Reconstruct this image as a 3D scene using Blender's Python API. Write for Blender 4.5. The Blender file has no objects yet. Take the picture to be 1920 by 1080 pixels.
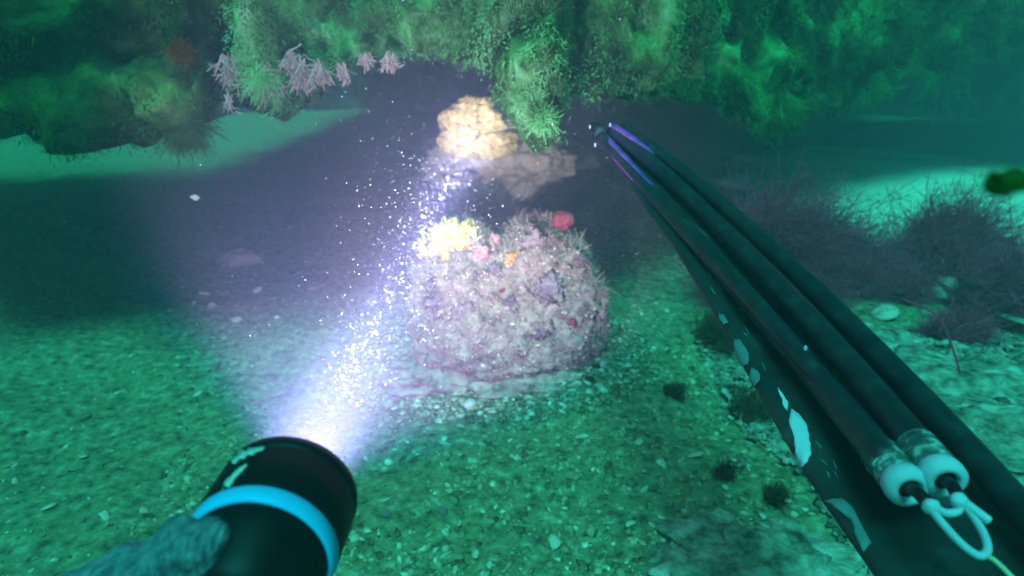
import bpy, bmesh, math, random
import numpy as np
from mathutils import Vector, Matrix, noise
from mathutils.bvhtree import BVHTree
rnd = random.Random(11)
nr = np.random.RandomState(7)
scene = bpy.context.scene
C = scene.collection

# ------------------------------------------------------------------ camera
H = 0.62
PITCH = math.radians(21)
F = 1144.0                                   # focal length in pixels of a 1920-wide frame
cam = bpy.data.objects.new('camera', bpy.data.cameras.new('camera'))
C.objects.link(cam)
cam.location = (0, 0, H)
cam.rotation_euler = (math.radians(90) - PITCH, 0, 0)
cam.data.lens = 36 * F / 1920
cam.data.clip_start = 0.02
cam.data.clip_end = 300
cam.data.dof.use_dof = True
cam.data.dof.focus_distance = 0.50
cam.data.dof.aperture_fstop = 7.5
scene.camera = cam
c_, s_ = math.cos(PITCH), math.sin(PITCH)
RX, UP, FW = Vector((1, 0, 0)), Vector((0, s_, c_)), Vector((0, c_, -s_))
EYE = Vector((0, 0, H))
def ray(px, py): return RX * ((px - 960) / F) + UP * ((540 - py) / F) + FW
def P(px, py, d): return EYE + ray(px, py) * d            # a point at depth d behind that spot of the photograph
def G(px, py, z=0.0):
    r = ray(px, py)
    return EYE + r * ((z - H) / r.z)

# ------------------------------------------------------------------ light
SUN_EL, SUN_AZ = 62, 188       # the sun stands high, behind the camera
w = bpy.data.worlds.new('World'); scene.world = w; w.use_nodes = True
nt = w.node_tree
sky = nt.nodes.new('ShaderNodeTexSky'); sky.sky_type = 'NISHITA'; sky.sun_disc = False
sky.sun_elevation = math.radians(SUN_EL); sky.sun_rotation = math.radians(SUN_AZ)
mul = nt.nodes.new('ShaderNodeMix'); mul.data_type = 'RGBA'; mul.blend_type = 'MULTIPLY'; mul.inputs[0].default_value = 1
mul.inputs[7].default_value = (0.02, 0.74, 0.40, 1)       # daylight filtered by green sea water
nt.links.new(sky.outputs[0], mul.inputs[6])
nt.links.new(mul.outputs[2], nt.nodes['Background'].inputs[0])
nt.nodes['Background'].inputs[1].default_value = 0.05
sl = bpy.data.lights.new('sun', 'SUN'); sl.energy = 4.2; sl.angle = math.radians(24); sl.color = (0.052, 0.86, 0.71)
so = bpy.data.objects.new('sun', sl); C.objects.link(so)
az, el = math.radians(SUN_AZ), math.radians(SUN_EL)
sd = Vector((math.sin(az) * math.cos(el), math.cos(az) * math.cos(el), math.sin(el)))
so.rotation_euler = sd.to_track_quat('Z', 'Y').to_euler()
vs = scene.view_settings
vs.view_transform = 'Standard'; vs.look = 'None'; vs.exposure = 0; vs.gamma = 1; vs.use_curve_mapping = False
cy = scene.cycles
cy.use_denoising = True; cy.volume_bounces = 1; cy.max_bounces = 5; cy.diffuse_bounces = 3; cy.glossy_bounces = 2
cy.transparent_max_bounces = 8; cy.sample_clamp_indirect = 4; cy.use_adaptive_sampling = True; cy.adaptive_threshold = 0.02
TORCH_F = P(545, 925, 0.28)                  # centre of the torch's lens
TORCH_T = P(893, 232, 2.35)                  # the spot it points at
AX = (TORCH_T - TORCH_F).normalized()

# ------------------------------------------------------------------ helpers
def node(nt, t, **kw):
    n = nt.nodes.new(t)
    for k, v in kw.items(): setattr(n, k, v)
    return n
def mat(name, cols, scale=20.0, rough=0.9, bump=0.0, bscale=None, island=0.0, coord='Object', spec=0.2, detail=6, stops=None, sss=0.0, noise_w=1.0, coat=0.0):
    """Mottled procedural material: a noise runs through the colours, an optional random value per island shifts it."""
    m = bpy.data.materials.new(name); m.use_nodes = True; nt = m.node_tree
    b = nt.nodes['Principled BSDF']; b.inputs['Roughness'].default_value = rough
    b.inputs['Specular IOR Level'].default_value = spec
    b.inputs['Coat Weight'].default_value = coat
    tc = node(nt, 'ShaderNodeTexCoord')
    n = node(nt, 'ShaderNodeTexNoise'); n.inputs['Scale'].default_value = scale; n.inputs['Detail'].default_value = detail
    n.inputs['Roughness'].default_value = 0.62
    nt.links.new(tc.outputs[coord], n.inputs['Vector'])
    fac = n.outputs[0]
    mr = node(nt, 'ShaderNodeMapRange'); mr.inputs[1].default_value = 0.32; mr.inputs[2].default_value = 0.68
    nt.links.new(fac, mr.inputs[0]); fac = mr.outputs[0]
    if island:
        g = node(nt, 'ShaderNodeNewGeometry')
        mx = node(nt, 'ShaderNodeMix'); mx.inputs[0].default_value = island
        nt.links.new(fac, mx.inputs[2]); nt.links.new(g.outputs['Random Per Island'], mx.inputs[3]); fac = mx.outputs[0]
    r = node(nt, 'ShaderNodeValToRGB'); el = r.color_ramp.elements
    stops = stops or [i / max(1, len(cols) - 1) for i in range(len(cols))]
    while len(el) < len(cols): el.new(0.5)
    for e, c, s in zip(el, cols, stops): e.position = s; e.color = (*c, 1)
    nt.links.new(fac, r.inputs[0]); nt.links.new(r.outputs[0], b.inputs['Base Color'])
    if bump:
        n2 = node(nt, 'ShaderNodeTexNoise'); n2.inputs['Scale'].default_value = bscale or scale * 4; n2.inputs['Detail'].default_value = 8
        n2.inputs['Roughness'].default_value = 0.7
        nt.links.new(tc.outputs[coord], n2.inputs['Vector'])
        bp = node(nt, 'ShaderNodeBump'); bp.inputs['Strength'].default_value = 1; bp.inputs['Distance'].default_value = bump
        nt.links.new(n2.outputs[0], bp.inputs['Height']); nt.links.new(bp.outputs[0], b.inputs['Normal'])
    m['out'] = r.name
    return m
def link(name, me, m, parent=None, smooth=True, loc=None):
    me.name = name
    o = bpy.data.objects.new(name, me); C.objects.link(o)
    if m is not None and not me.materials: me.materials.append(m)
    if smooth: me.polygons.foreach_set('use_smooth', [True] * len(me.polygons))
    if parent: o.parent = parent; o.matrix_parent_inverse = Matrix.Translation(-parent.location)
    if loc is not None: o.location = loc
    return o
def npmesh(V, Fc):
    """mesh from an (n,3) array and an (m,k) array of faces"""
    V = np.asarray(V, dtype=np.float32); Fc = np.asarray(Fc, dtype=np.int32); k = Fc.shape[1]
    me = bpy.data.meshes.new('m')
    me.vertices.add(len(V)); me.vertices.foreach_set('co', V.ravel())
    me.loops.add(Fc.size); me.loops.foreach_set('vertex_index', Fc.ravel())
    me.polygons.add(len(Fc)); me.polygons.foreach_set('loop_start', np.arange(0, Fc.size, k, dtype=np.int32))
    me.update(calc_edges=True); me.validate()
    return me
def thing(o, label, cat, group=None, kind=None):
    if label: o['label'] = label
    if cat: o['category'] = cat
    if group: o['group'] = group
    if kind: o['kind'] = kind
    return o
def empty(name, loc):
    o = bpy.data.objects.new(name, None); C.objects.link(o); o.location = loc; o.empty_display_size = 0.02
    return o
def fr(p, H_=0.9, lac=2.1, o=5): return noise.fractal(p, H_, lac, o)
def tube(pts, rad, n=10, cap=True):
    """(V,F) of a tube along pts; rad a number or a list"""
    pts = [Vector(p) for p in pts]; m = len(pts)
    if not hasattr(rad, '__len__'): rad = [rad] * m
    V, Fc = [], []; prev = None
    for i, p in enumerate(pts):
        t = (pts[min(i + 1, m - 1)] - pts[max(i - 1, 0)]).normalized()
        if prev is None: prev = t.orthogonal().normalized()
        a = (prev - t * prev.dot(t)).normalized(); b = t.cross(a); prev = a
        for k in range(n):
            q = 2 * math.pi * k / n
            V.append(p + (a * math.cos(q) + b * math.sin(q)) * rad[i])
    for i in range(m - 1):
        for k in range(n):
            Fc.append((i * n + k, i * n + (k + 1) % n, (i + 1) * n + (k + 1) % n, (i + 1) * n + k))
    if cap:
        for base, c, flip in ((0, pts[0], 1), ((m - 1) * n, pts[-1], 0)):
            ci = len(V); V.append(c)
            for k in range(n):
                f = (base + k, base + (k + 1) % n, ci, ci)
                Fc.append((f[1], f[0], ci) if flip else (f[0], f[1], ci))
    return V, Fc
def pm(V, Fc):
    me = bpy.data.meshes.new('m'); me.from_pydata([tuple(v) for v in V], [], Fc); me.update(); return me
def tube_mesh(pts, rad, n=10): return pm(*tube(pts, rad, n))
def spline(pts, n=8):
    pts = [Vector(p) for p in pts]; P_ = [pts[0]] + pts + [pts[-1]]; out = []
    for i in range(1, len(P_) - 2):
        a, b, c, d = P_[i - 1:i + 3]
        for k in range(n):
            t = k / n
            out.append(0.5 * ((2 * b) + (c - a) * t + (2 * a - 5 * b + 4 * c - d) * t * t + (3 * b - a - 3 * c + d) * t ** 3))
    out.append(pts[-1]); return out
def lathe(prof, org, ax, n=64):
    """prof: (distance along ax, radius) pairs"""
    a = ax.orthogonal().normalized(); b = ax.cross(a); V, Fc = [], []
    for s, r in prof:
        for k in range(n):
            q = 2 * math.pi * k / n
            V.append(org + ax * s + (a * math.cos(q) + b * math.sin(q)) * r)
    for i in range(len(prof) - 1):
        for k in range(n): Fc.append((i * n + k, i * n + (k + 1) % n, (i + 1) * n + (k + 1) % n, (i + 1) * n + k))
    return V, Fc
def blob(size, seed, sub=4, amp=0.25, freq=1.6, flat=None, sq=1.0, amp2=0.0, freq2=9):
    """lumpy closed body round the origin; size is the half extent"""
    bm = bmesh.new(); bmesh.ops.create_icosphere(bm, subdivisions=sub, radius=1)
    so_ = Vector((seed * 3.7, seed * 1.3, seed * 7.1))
    for v in bm.verts:
        p = v.co.copy(); d = 1 + amp * fr(p * freq + so_, o=4) + (amp2 * fr(p * freq2 + so_, o=3) if amp2 else 0)
        if sq < 1:
            q = Vector([math.copysign(abs(c) ** sq, c) for c in p]); p = q
        v.co = Vector((p.x * size[0], p.y * size[1], p.z * size[2])) * d
    me = bpy.data.meshes.new('m'); bm.to_mesh(me); bm.free(); return me
def surf_points(me, n, mw=None):
    """n random points and normals on a mesh, by area"""
    me.calc_loop_triangles()
    co = np.empty(len(me.vertices) * 3, np.float32); me.vertices.foreach_get('co', co); co = co.reshape(-1, 3)
    tr = np.empty(len(me.loop_triangles) * 3, np.int32); me.loop_triangles.foreach_get('vertices', tr); tr = tr.reshape(-1, 3)
    a, b, c = co[tr[:, 0]], co[tr[:, 1]], co[tr[:, 2]]
    cr = np.cross(b - a, c - a); ar = np.linalg.norm(cr, axis=1); k = nr.choice(len(tr), n, p=ar / ar.sum())
    u, v = nr.rand(n, 1), nr.rand(n, 1); f = u + v > 1; u = np.where(f, 1 - u, u); v = np.where(f, 1 - v, v)
    return a[k] + (b[k] - a[k]) * u + (c[k] - a[k]) * v, cr[k] / np.maximum(ar[k], 1e-12)[:, None]
def blades(pos, dirs, length, width, bend, seg=3, taper=0.35):
    """narrow bent ribbons: pos (n,3), dirs (n,3) unit, length (n,), width (n,), bend (n,3) pull added towards the tip"""
    n = len(pos); side = np.cross(dirs, nr.normal(size=(n, 3))); side /= np.linalg.norm(side, axis=1)[:, None] + 1e-9
    V = np.zeros((n, seg + 1, 2, 3), np.float32)
    for i in range(seg + 1):
        t = i / seg
        c = pos + (dirs * t + bend * t * t) * length[:, None]
        ww = (width * (1 - (1 - taper) * t))[:, None] * 0.5
        V[:, i, 0] = c - side * ww; V[:, i, 1] = c + side * ww
    base = (np.arange(n) * (seg + 1) * 2)[:, None]
    Fc = [np.stack([base[:, 0] + 2 * i, base[:, 0] + 2 * i + 1, base[:, 0] + 2 * i + 3, base[:, 0] + 2 * i + 2], 1) for i in range(seg)]
    return V.reshape(-1, 3), np.stack(Fc, 1).reshape(-1, 4)
def unit(a): return a / (np.linalg.norm(a, axis=1)[:, None] + 1e-9)
def lerp(xs, ys, x): return float(np.interp(x, xs, ys))

# ------------------------------------------------------------------ materials
M_SAND = mat('coarse shell sand', [(.04, .065, .035), (.15, .225, .12), (.24, .33, .19), (.45, .54, .38)], scale=55, bump=.006, bscale=190, detail=9, stops=[0, .35, .7, 1])
M_GRAVEL = mat('gravel and shell grit', [(.04, .05, .03), (.15, .17, .09), (.26, .28, .17), (.40, .42, .30), (.78, .80, .70)], scale=90, island=.8, stops=[0, .3, .6, .82, 1])
M_SHELL = mat('pale shell', [(.42, .40, .32), (.72, .70, .62)], scale=60, rough=.5, bump=.0008, bscale=200)
M_ROCK = mat('dark reef rock', [(.02, .025, .015), (.07, .08, .045), (.14, .15, .08)], scale=9, bump=.012, bscale=45)
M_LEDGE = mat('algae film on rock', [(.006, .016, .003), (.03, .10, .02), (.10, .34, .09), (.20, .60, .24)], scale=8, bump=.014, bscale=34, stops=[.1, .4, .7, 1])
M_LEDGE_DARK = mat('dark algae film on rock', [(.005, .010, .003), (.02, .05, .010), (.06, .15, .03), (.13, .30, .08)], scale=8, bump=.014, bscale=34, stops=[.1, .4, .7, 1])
M_ALGA = mat('green turf algae', [(.015, .06, .01), (.08, .29, .07), (.17, .56, .17), (.26, .72, .32)], scale=7, island=.1, rough=.75, stops=[.08, .36, .62, .95])
M_ALGA_DARK = mat('dark brown green algae', [(.008, .016, .003), (.035, .09, .015), (.09, .22, .045), (.17, .38, .10)], scale=6, island=.15, rough=.8)
M_RUST = mat('rust brown algae', [(.08, .03, .008), (.24, .10, .02)], scale=20, island=.5)
M_PINK = mat('pale pink coralline algae', [(.36, .26, .22), (.62, .50, .44)], scale=40, island=.6)
M_WEED = mat('grey purple feathery seaweed', [(.24, .02, .05), (.88, .08, .19), (.97, .22, .40)], scale=14, island=.75)
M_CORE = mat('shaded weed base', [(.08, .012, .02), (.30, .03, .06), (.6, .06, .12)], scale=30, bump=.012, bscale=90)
M_BROWN = mat('brown seaweed', [(.02, .012, .004), (.07, .045, .015), (.12, .08, .03)], scale=20, island=.5)
M_YSP = mat('yellow sponge', [(.45, .28, .06), (.74, .52, .14), (.84, .68, .28)], scale=45, bump=.006, bscale=120)
M_YFAR = mat('pale yellow sponge', [(.42, .30, .07), (.62, .48, .14), (.74, .62, .24)], scale=45, bump=.008, bscale=90)
M_CREAM = mat('cream tentacle', [(.7, .58, .28), (.8, .72, .46)], scale=20)
M_RED = mat('dark red sponge', [(.16, .03, .04), (.34, .08, .09)], scale=50, bump=.004, bscale=140)
M_CORAL = mat('coral pink sponge', [(.50, .20, .17), (.72, .42, .36)], scale=60, bump=.004, bscale=160)
M_ORANGE = mat('orange sponge', [(.48, .26, .09), (.62, .42, .18)], scale=60, bump=.004, bscale=160)
M_PURPLE = mat('purple crust', [(.13, .085, .11), (.24, .18, .20), (.36, .30, .29)], scale=40, bump=.006, bscale=150)
M_BITS = mat('crust bits', [(.07, .04, .05), (.25, .20, .18), (.44, .38, .31), (.60, .52, .38), (.8, .76, .66)], scale=60, island=.75, stops=[0, .3, .6, .85, 1])
M_FUZZ = mat('grey lilac hydroid fuzz', [(.26, .22, .17), (.50, .44, .34), (.68, .60, .45)], scale=25, island=.6)
M_STONE = mat('smooth grey pink stone', [(.22, .18, .16), (.36, .30, .28)], scale=18, bump=.002)
M_BLACK = mat('black anodised metal', [(.003, .0035, .006), (.006, .007, .011)], scale=30, rough=.5, spec=.22, bump=.0001, bscale=300)
M_BLUE = mat('light blue ring', [(.02, .46, .95), (.04, .52, 1.0)], scale=15, rough=.45, spec=.3, bump=.00005, bscale=400)
M_WHITEP = mat('scraped bare metal', [(.35, .42, .42), (.62, .68, .66)], scale=120, rough=.5)
M_GLOVE = mat('grey blue knitted glove', [(.10, .14, .20), (.30, .38, .48), (.50, .58, .68)], scale=150, rough=.95, bump=.004, bscale=420)
M_BAND = mat('black rubber band', [(.008, .010, .016), (.018, .021, .030), (.035, .04, .05)], scale=70, stops=[0, .6, 1], rough=.45, spec=.3, bump=.0003, bscale=160)
M_SHEEN = mat('painted violet sheen', [(.14, .03, .18), (.42, .08, .52)], scale=30, rough=.4, spec=.5)  # purple torch sheen on the black rubber, put into the colour
M_STOCK = mat('dark stock', [(.006, .010, .012), (.018, .026, .03), (.05, .065, .07)], scale=26, stops=[0, .7, 1], rough=.55, spec=.4, bump=.0006, bscale=90)
M_PAINT = mat('pale camouflage paint', [(.40, .50, .64), (.48, .58, .74)], scale=12, rough=.6)
M_PAINT2 = mat('faded grey camouflage paint', [(.07, .13, .15), (.14, .22, .24)], scale=14, rough=.6)
M_NYLON = mat('white nylon', [(.38, .44, .58), (.52, .58, .74)], scale=60, rough=.6, bump=.0004, bscale=300)
M_LINE = mat('cream line', [(.35, .36, .2), (.6, .6, .4)], scale=60)
M_WRAP = mat('silvery wrapped cord', [(.03, .05, .055), (.10, .14, .15), (.45, .52, .52)], scale=160, rough=.5, bump=.001, bscale=300, stops=[0, .55, 1])
M_SNOW = mat('suspended silt', [(.18, .18, .19), (.75, .75, .76)], scale=5, rough=.8, island=.9)
M_TURQ = mat('rubble crust', [(.07, .08, .06), (.28, .32, .25), (.55, .60, .52), (.82, .84, .80)], scale=30, bump=.015, bscale=60, detail=10, stops=[.05, .4, .75, 1])

def add_knit(m):
    nt = m.node_tree; wv = node(nt, 'ShaderNodeTexWave'); wv.inputs['Scale'].default_value = 130; wv.inputs['Distortion'].default_value = 3; wv.inputs['Detail'].default_value = 2
    wv.inputs['Detail Scale'].default_value = 3
    bp = next(n for n in nt.nodes if n.type == 'BUMP'); b2 = node(nt, 'ShaderNodeBump'); b2.inputs['Distance'].default_value = .0025; b2.inputs['Strength'].default_value = 1
    tc = next(n for n in nt.nodes if n.type == 'TEX_COORD'); nt.links.new(tc.outputs['Object'], wv.inputs['Vector'])
    nt.links.new(wv.outputs['Fac'], b2.inputs['Height']); nt.links.new(bp.outputs[0], b2.inputs['Normal']); nt.links.new(b2.outputs[0], nt.nodes['Principled BSDF'].inputs['Normal'])
add_knit(M_GLOVE)
def add_translucent(m, f=.5):
    nt = m.node_tree; b = nt.nodes['Principled BSDF']; tr = node(nt, 'ShaderNodeBsdfTranslucent'); mx = node(nt, 'ShaderNodeMixShader'); mx.inputs[0].default_value = f
    nt.links.new(b.inputs['Base Color'].links[0].from_socket, tr.inputs[0]); nt.links.new(b.outputs[0], mx.inputs[1]); nt.links.new(tr.outputs[0], mx.inputs[2])
    nt.links.new(mx.outputs[0], next(n for n in nt.nodes if n.type == 'OUTPUT_MATERIAL').inputs[0]); b.inputs['Specular IOR Level'].default_value = .08
for m_ in (M_ALGA, M_ALGA_DARK, M_WEED, M_FUZZ, M_PINK, M_RUST): add_translucent(m_)

# ------------------------------------------------------------------ seabed
def ground(x, y):
    z = .05 * fr(Vector((x * .8, y * .8, 3.1)), o=3) + .018 * fr(Vector((x * 5, y * 5, 1.7)), o=4)
    z += .09 * math.exp(-((x - 1.15) / .55) ** 2 - ((y - .75) / .45) ** 2)       # rubble bank to the right of the gun
    z -= .05 * math.exp(-((x - .47) / .16) ** 2 - ((y - 1.0) / .25) ** 2)        # hollow under the gun
    k = min(1, max(0, (y - .3) / .5)); return z * (.5 + .5 * k)
def spaced(lo, hi, c, n, fine):
    u = np.linspace(-1, 1, n); s = np.sinh(u * fine) / math.sinh(fine)
    return np.where(s < 0, c + s * (c - lo), c + s * (hi - c))
def make_ground():
    xs = spaced(-60, 60, .2, 430, 5.6); ys = spaced(-20, 90, 1.2, 430, 5.2)
    V = np.zeros((430, 430, 3), np.float32)
    for j, y in enumerate(ys):
        for i, x in enumerate(xs):
            V[j, i] = (x, y, ground(x, y))
    idx = np.arange(430 * 430).reshape(430, 430)
    Fc = np.stack([idx[:-1, :-1], idx[:-1, 1:], idx[1:, 1:], idx[1:, :-1]], -1).reshape(-1, 4)
    o = link('seabed', npmesh(V.reshape(-1, 3), Fc), M_SAND)
    return thing(o, 'coarse green lit shell sand and gravel of the sea floor', None, kind='structure')
seabed = make_ground()
def GG(px, py):
    p = G(px, py)
    for _ in range(4): p = G(px, py, ground(p.x, p.y))
    return p

# grit: thousands of small squashed stones
ico = bmesh.new(); bmesh.ops.create_icosphere(ico, subdivisions=1, radius=1)
ICO_V = np.array([v.co[:] for v in ico.verts], np.float32); ICO_F = np.array([[v.index for v in f.verts] for f in ico.faces], np.int32); ico.free()
def scatter(pos, size, flat=.5, tilt=.5):
    n = len(pos); V0 = ICO_V[None] * (1 + .35 * nr.normal(size=(n, len(ICO_V), 1))).clip(.5, 1.5)
    sc = np.stack([size * (.7 + .8 * nr.rand(n)), size * (.6 + .5 * nr.rand(n)), size * flat * (.5 + .8 * nr.rand(n))], 1)[:, None]
    V0 = V0 * sc
    a = nr.rand(n) * 6.283; b = nr.normal(size=n) * tilt
    ca, sa, cb, sb = np.cos(a)[:, None], np.sin(a)[:, None], np.cos(b)[:, None], np.sin(b)[:, None]
    x, y, z = V0[..., 0], V0[..., 1], V0[..., 2]
    y, z = y * cb - z * sb, y * sb + z * cb
    x, y = x * ca - y * sa, x * sa + y * ca
    V = np.stack([x, y, z], -1) + pos[:, None]
    Fc = (ICO_F[None] + (np.arange(n) * len(ICO_V))[:, None, None]).reshape(-1, 3)
    return npmesh(V.reshape(-1, 3), Fc)
def grit(n, size_lo, size_hi, pw):
    pos = []
    while len(pos) < n:
        y = .25 + 3.2 * rnd.random() ** 1.6; x = (rnd.random() - .45) * (1.1 + y * 1.9)
        if noise.noise(Vector((x * 4, y * 4, 9))) + rnd.random() * .9 < .1: continue
        pos.append((x, y, ground(x, y)))
    size = size_lo + (size_hi - size_lo) * nr.rand(n) ** pw
    pos = np.array(pos); size = size * np.where(pos[:, 0] < -.15, .62, 1.0); pos[:, 2] += size * .12
    return scatter(pos, size)
o = link('gravel', grit(24000, .0012, .0075, 3.2), M_GRAVEL, smooth=False)
thing(o, 'fine gravel and broken shell scattered over the sea floor', 'gravel', kind='stuff')

def coarse(n):
    pos = []
    while len(pos) < n:
        px, py = rnd.uniform(300, 1500), rnd.uniform(520, 1080); q = noise.noise(Vector((px * .006, py * .009, 4)))
        if q + rnd.random() * .7 < .2: continue
        p = GG(px, py); pos.append((p.x, p.y, p.z))
    return scatter(np.array(pos), .002 + .0065 * nr.rand(n) ** 2.2)
o = link('gravel', coarse(3800), M_GRAVEL, smooth=False)
thing(o, 'coarser patches of small stones and shell bits in the foreground', 'gravel', kind='stuff')

# larger pale shells and stones one can pick out
def flake(seed, r=1.0, cup=.35):
    rr = random.Random(seed); n = 11; V, Fc = [], []
    out = [r * (.75 + .4 * rr.random()) for _ in range(n)]
    for th in (0, 1):
        V.append((0, 0, cup * .5 - th * .12))
        for q, f in ((.55, .38), (1, 0)):
            for k in range(n):
                a = 6.283 * k / n; V.append((math.cos(a) * out[k] * q, math.sin(a) * out[k] * q * .72, cup * f * (1 + .3 * math.sin(3 * a)) - th * .12))
    for th in (0, 1):
        b = th * (2 * n + 1)
        for k in range(n):
            k2 = (k + 1) % n; f1 = (b, b + 1 + k, b + 1 + k2); f2 = (b + 1 + k, b + 1 + n + k, b + 1 + n + k2, b + 1 + k2)
            Fc += [f1, f2] if not th else [f1[::-1], f2[::-1]]
    b = 2 * n + 1
    for k in range(n):
        k2 = (k + 1) % n; Fc.append((1 + n + k, b + 1 + n + k, b + 1 + n + k2, 1 + n + k2))
    return pm(V, Fc)
def pebble(seed): return blob((1, .75, .5), seed, sub=2, amp=.3)
SHELLS = [flake(i) for i in range(6)]; PEBS = [pebble(i) for i in range(4)]
def put(name, me, m, p, s, label, cat, group=None, tilt=.5, rz=None):
    me = me if (not me.materials or me.materials[0] == m) else me.copy()
    if me.materials and me.materials[0] != m: me.materials.clear()
    o = link(name, me, m); o.location = p; o.scale = (s, s, s)
    o.rotation_euler = (rnd.gauss(0, tilt), rnd.gauss(0, tilt), rnd.random() * 6.28 if rz is None else rz)
    return thing(o, label, cat, group)
def named(px, py, wpx, name, label, cat, m=M_SHELL, lst=None, tilt=.35):
    p = GG(px, py); d = (p - EYE).dot(FW); s = wpx * .5 * d / F
    lst = lst or (SHELLS if name != 'pebble' else PEBS)
    return put(name, lst[rnd.randrange(len(lst))], m, p + Vector((0, 0, s * .3)), s, label, cat, tilt=tilt)
named(1040, 1020, 36, 'shell_fragment', 'bright triangular shell chip near the bottom edge, right of the torch', 'shell')
named(970, 860, 22, 'shell_fragment', 'round pale shell chip on the gravel below the boulder', 'shell')
named(1303, 856, 32, 'shell_fragment', 'flat turquoise white shell chip on the gravel left of the gun', 'shell')
named(1655, 592, 62, 'oyster_shell', 'large pale oyster half shell lying at the foot of the purple seaweed', 'shell', tilt=.25)
named(1625, 612, 24, 'shell_fragment', 'small pale shell chip just beside the large oyster half shell', 'shell')
named(1247, 1030, 30, 'pebble', 'rounded pale pebble at the bottom edge, left of the gun', 'pebble', M_STONE)
named(831, 962, 24, 'pebble', 'pale oval pebble to the right of the torch ring', 'pebble', M_STONE)
named(880, 762, 34, 'pebble', 'pointed pale stone at the lower rim of the torch light', 'pebble', M_SHELL)
named(1118, 690, 22, 'pebble', 'small dark stone lying right of the boulder foot', 'pebble', M_ROCK)
named(1105, 716, 26, 'pebble', 'black stone on the gravel below the boulder', 'pebble', M_ROCK)
named(200, 970, 24, 'shell_fragment', 'small green white shell chip on the sand left of the torch', 'shell')
named(272, 959, 22, 'shell_fragment', 'square pale shell chip on the sand just left of the torch rim', 'shell')
named(400, 578, 26, 'shell_fragment', 'oval shell at the left rim of the torch light', 'shell')
named(385, 552, 24, 'shell_fragment', 'narrow shell above the oval one at the left rim of the light', 'shell')
named(484, 545, 20, 'shell_fragment', 'pale oval shell on the lilac lit sand', 'shell')
named(586, 543, 20, 'shell_fragment', 'white oval shell left of the light beam', 'shell')
named(445, 601, 24, 'shell_fragment', 'long flat shell below the oval shells on the blue lit sand', 'shell')
named(372, 740, 22, 'shell_fragment', 'round pale chip on green sand at the edge of the blue glow', 'shell')
for k in range(110):
    for _ in range(50):
        px, py = rnd.uniform(0, 1600), rnd.uniform(560, 1078)
        if (px - 960) / 2 + 540 > 9999: continue
        if px > 1150 and py > 480 + (px - 1150) * .9 and px < 1350 + (py - 600): break
        if not (360 < px < 680 and py > 780): break
    p = GG(px, py); s = .0035 + .007 * rnd.random() ** 2
    sh = rnd.random() < .62
    zone = ('lilac lit sand left of the boulder' if 400 < px < 780 and py < 790 else 'gravel in front of the boulder' if 700 < px < 1160 and py < 820 else 'dark green sand left of the torch' if px < 400 else
            'green gravel between boulder and gun' if px > 1150 and py < 800 else 'green gravel between the torch and the gun')
    put('shell_fragment' if sh else 'pebble', (SHELLS if sh else PEBS)[rnd.randrange(4)], M_SHELL if sh else M_STONE, p + Vector((0, 0, s * .25)), s,
        ('small pale shell chip on the ' if sh else 'small rounded grey pebble on the ') + zone,
        'shell' if sh else 'pebble', ('shell chips on the ' if sh else 'pebbles on the ') + zone, tilt=.4)

# ------------------------------------------------------------------ rock ledge overhead
LX = [-900, -300, 0, 120, 240, 330, 390, 425, 450, 490, 525, 545, 600, 660, 720, 800, 870, 915, 940, 985, 1030, 1055, 1090, 1200, 1300, 1390, 1450, 1500, 1600, 1700, 1800, 1900, 2050, 2600, 3300]
LY = [330, 305, 300, 292, 275, 248, 200, 140, 195, 215, 200, 145, 125, 115, 108, 112, 118, 140, 205, 262, 262, 205, 185, 182, 190, 222, 268, 235, 195, 160, 118, 98, 60, 20, 0]
LD = [1.4, 1.1, 1.05, 1.05, 1.07, 1.1, 1.15, 1.22, 1.1, 1.08, 1.08, 1.12, 1.2, 1.22, 1.22, 1.2, 1.16, 1.10, 1.05, 1.03, 1.03, 1.07, 1.15, 1.28, 1.45, 1.62, 1.75, 1.95, 2.15, 2.32, 2.45, 2.55, 2.65, 3.2, 4.0]
BK = lambda x: lerp([-3, -1.25, -.95, -.7, -.1, .15, 2.2], [2.7, 2.8, 4.8, 7.6, 7.6, 8.4, 6.0], x)
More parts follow.
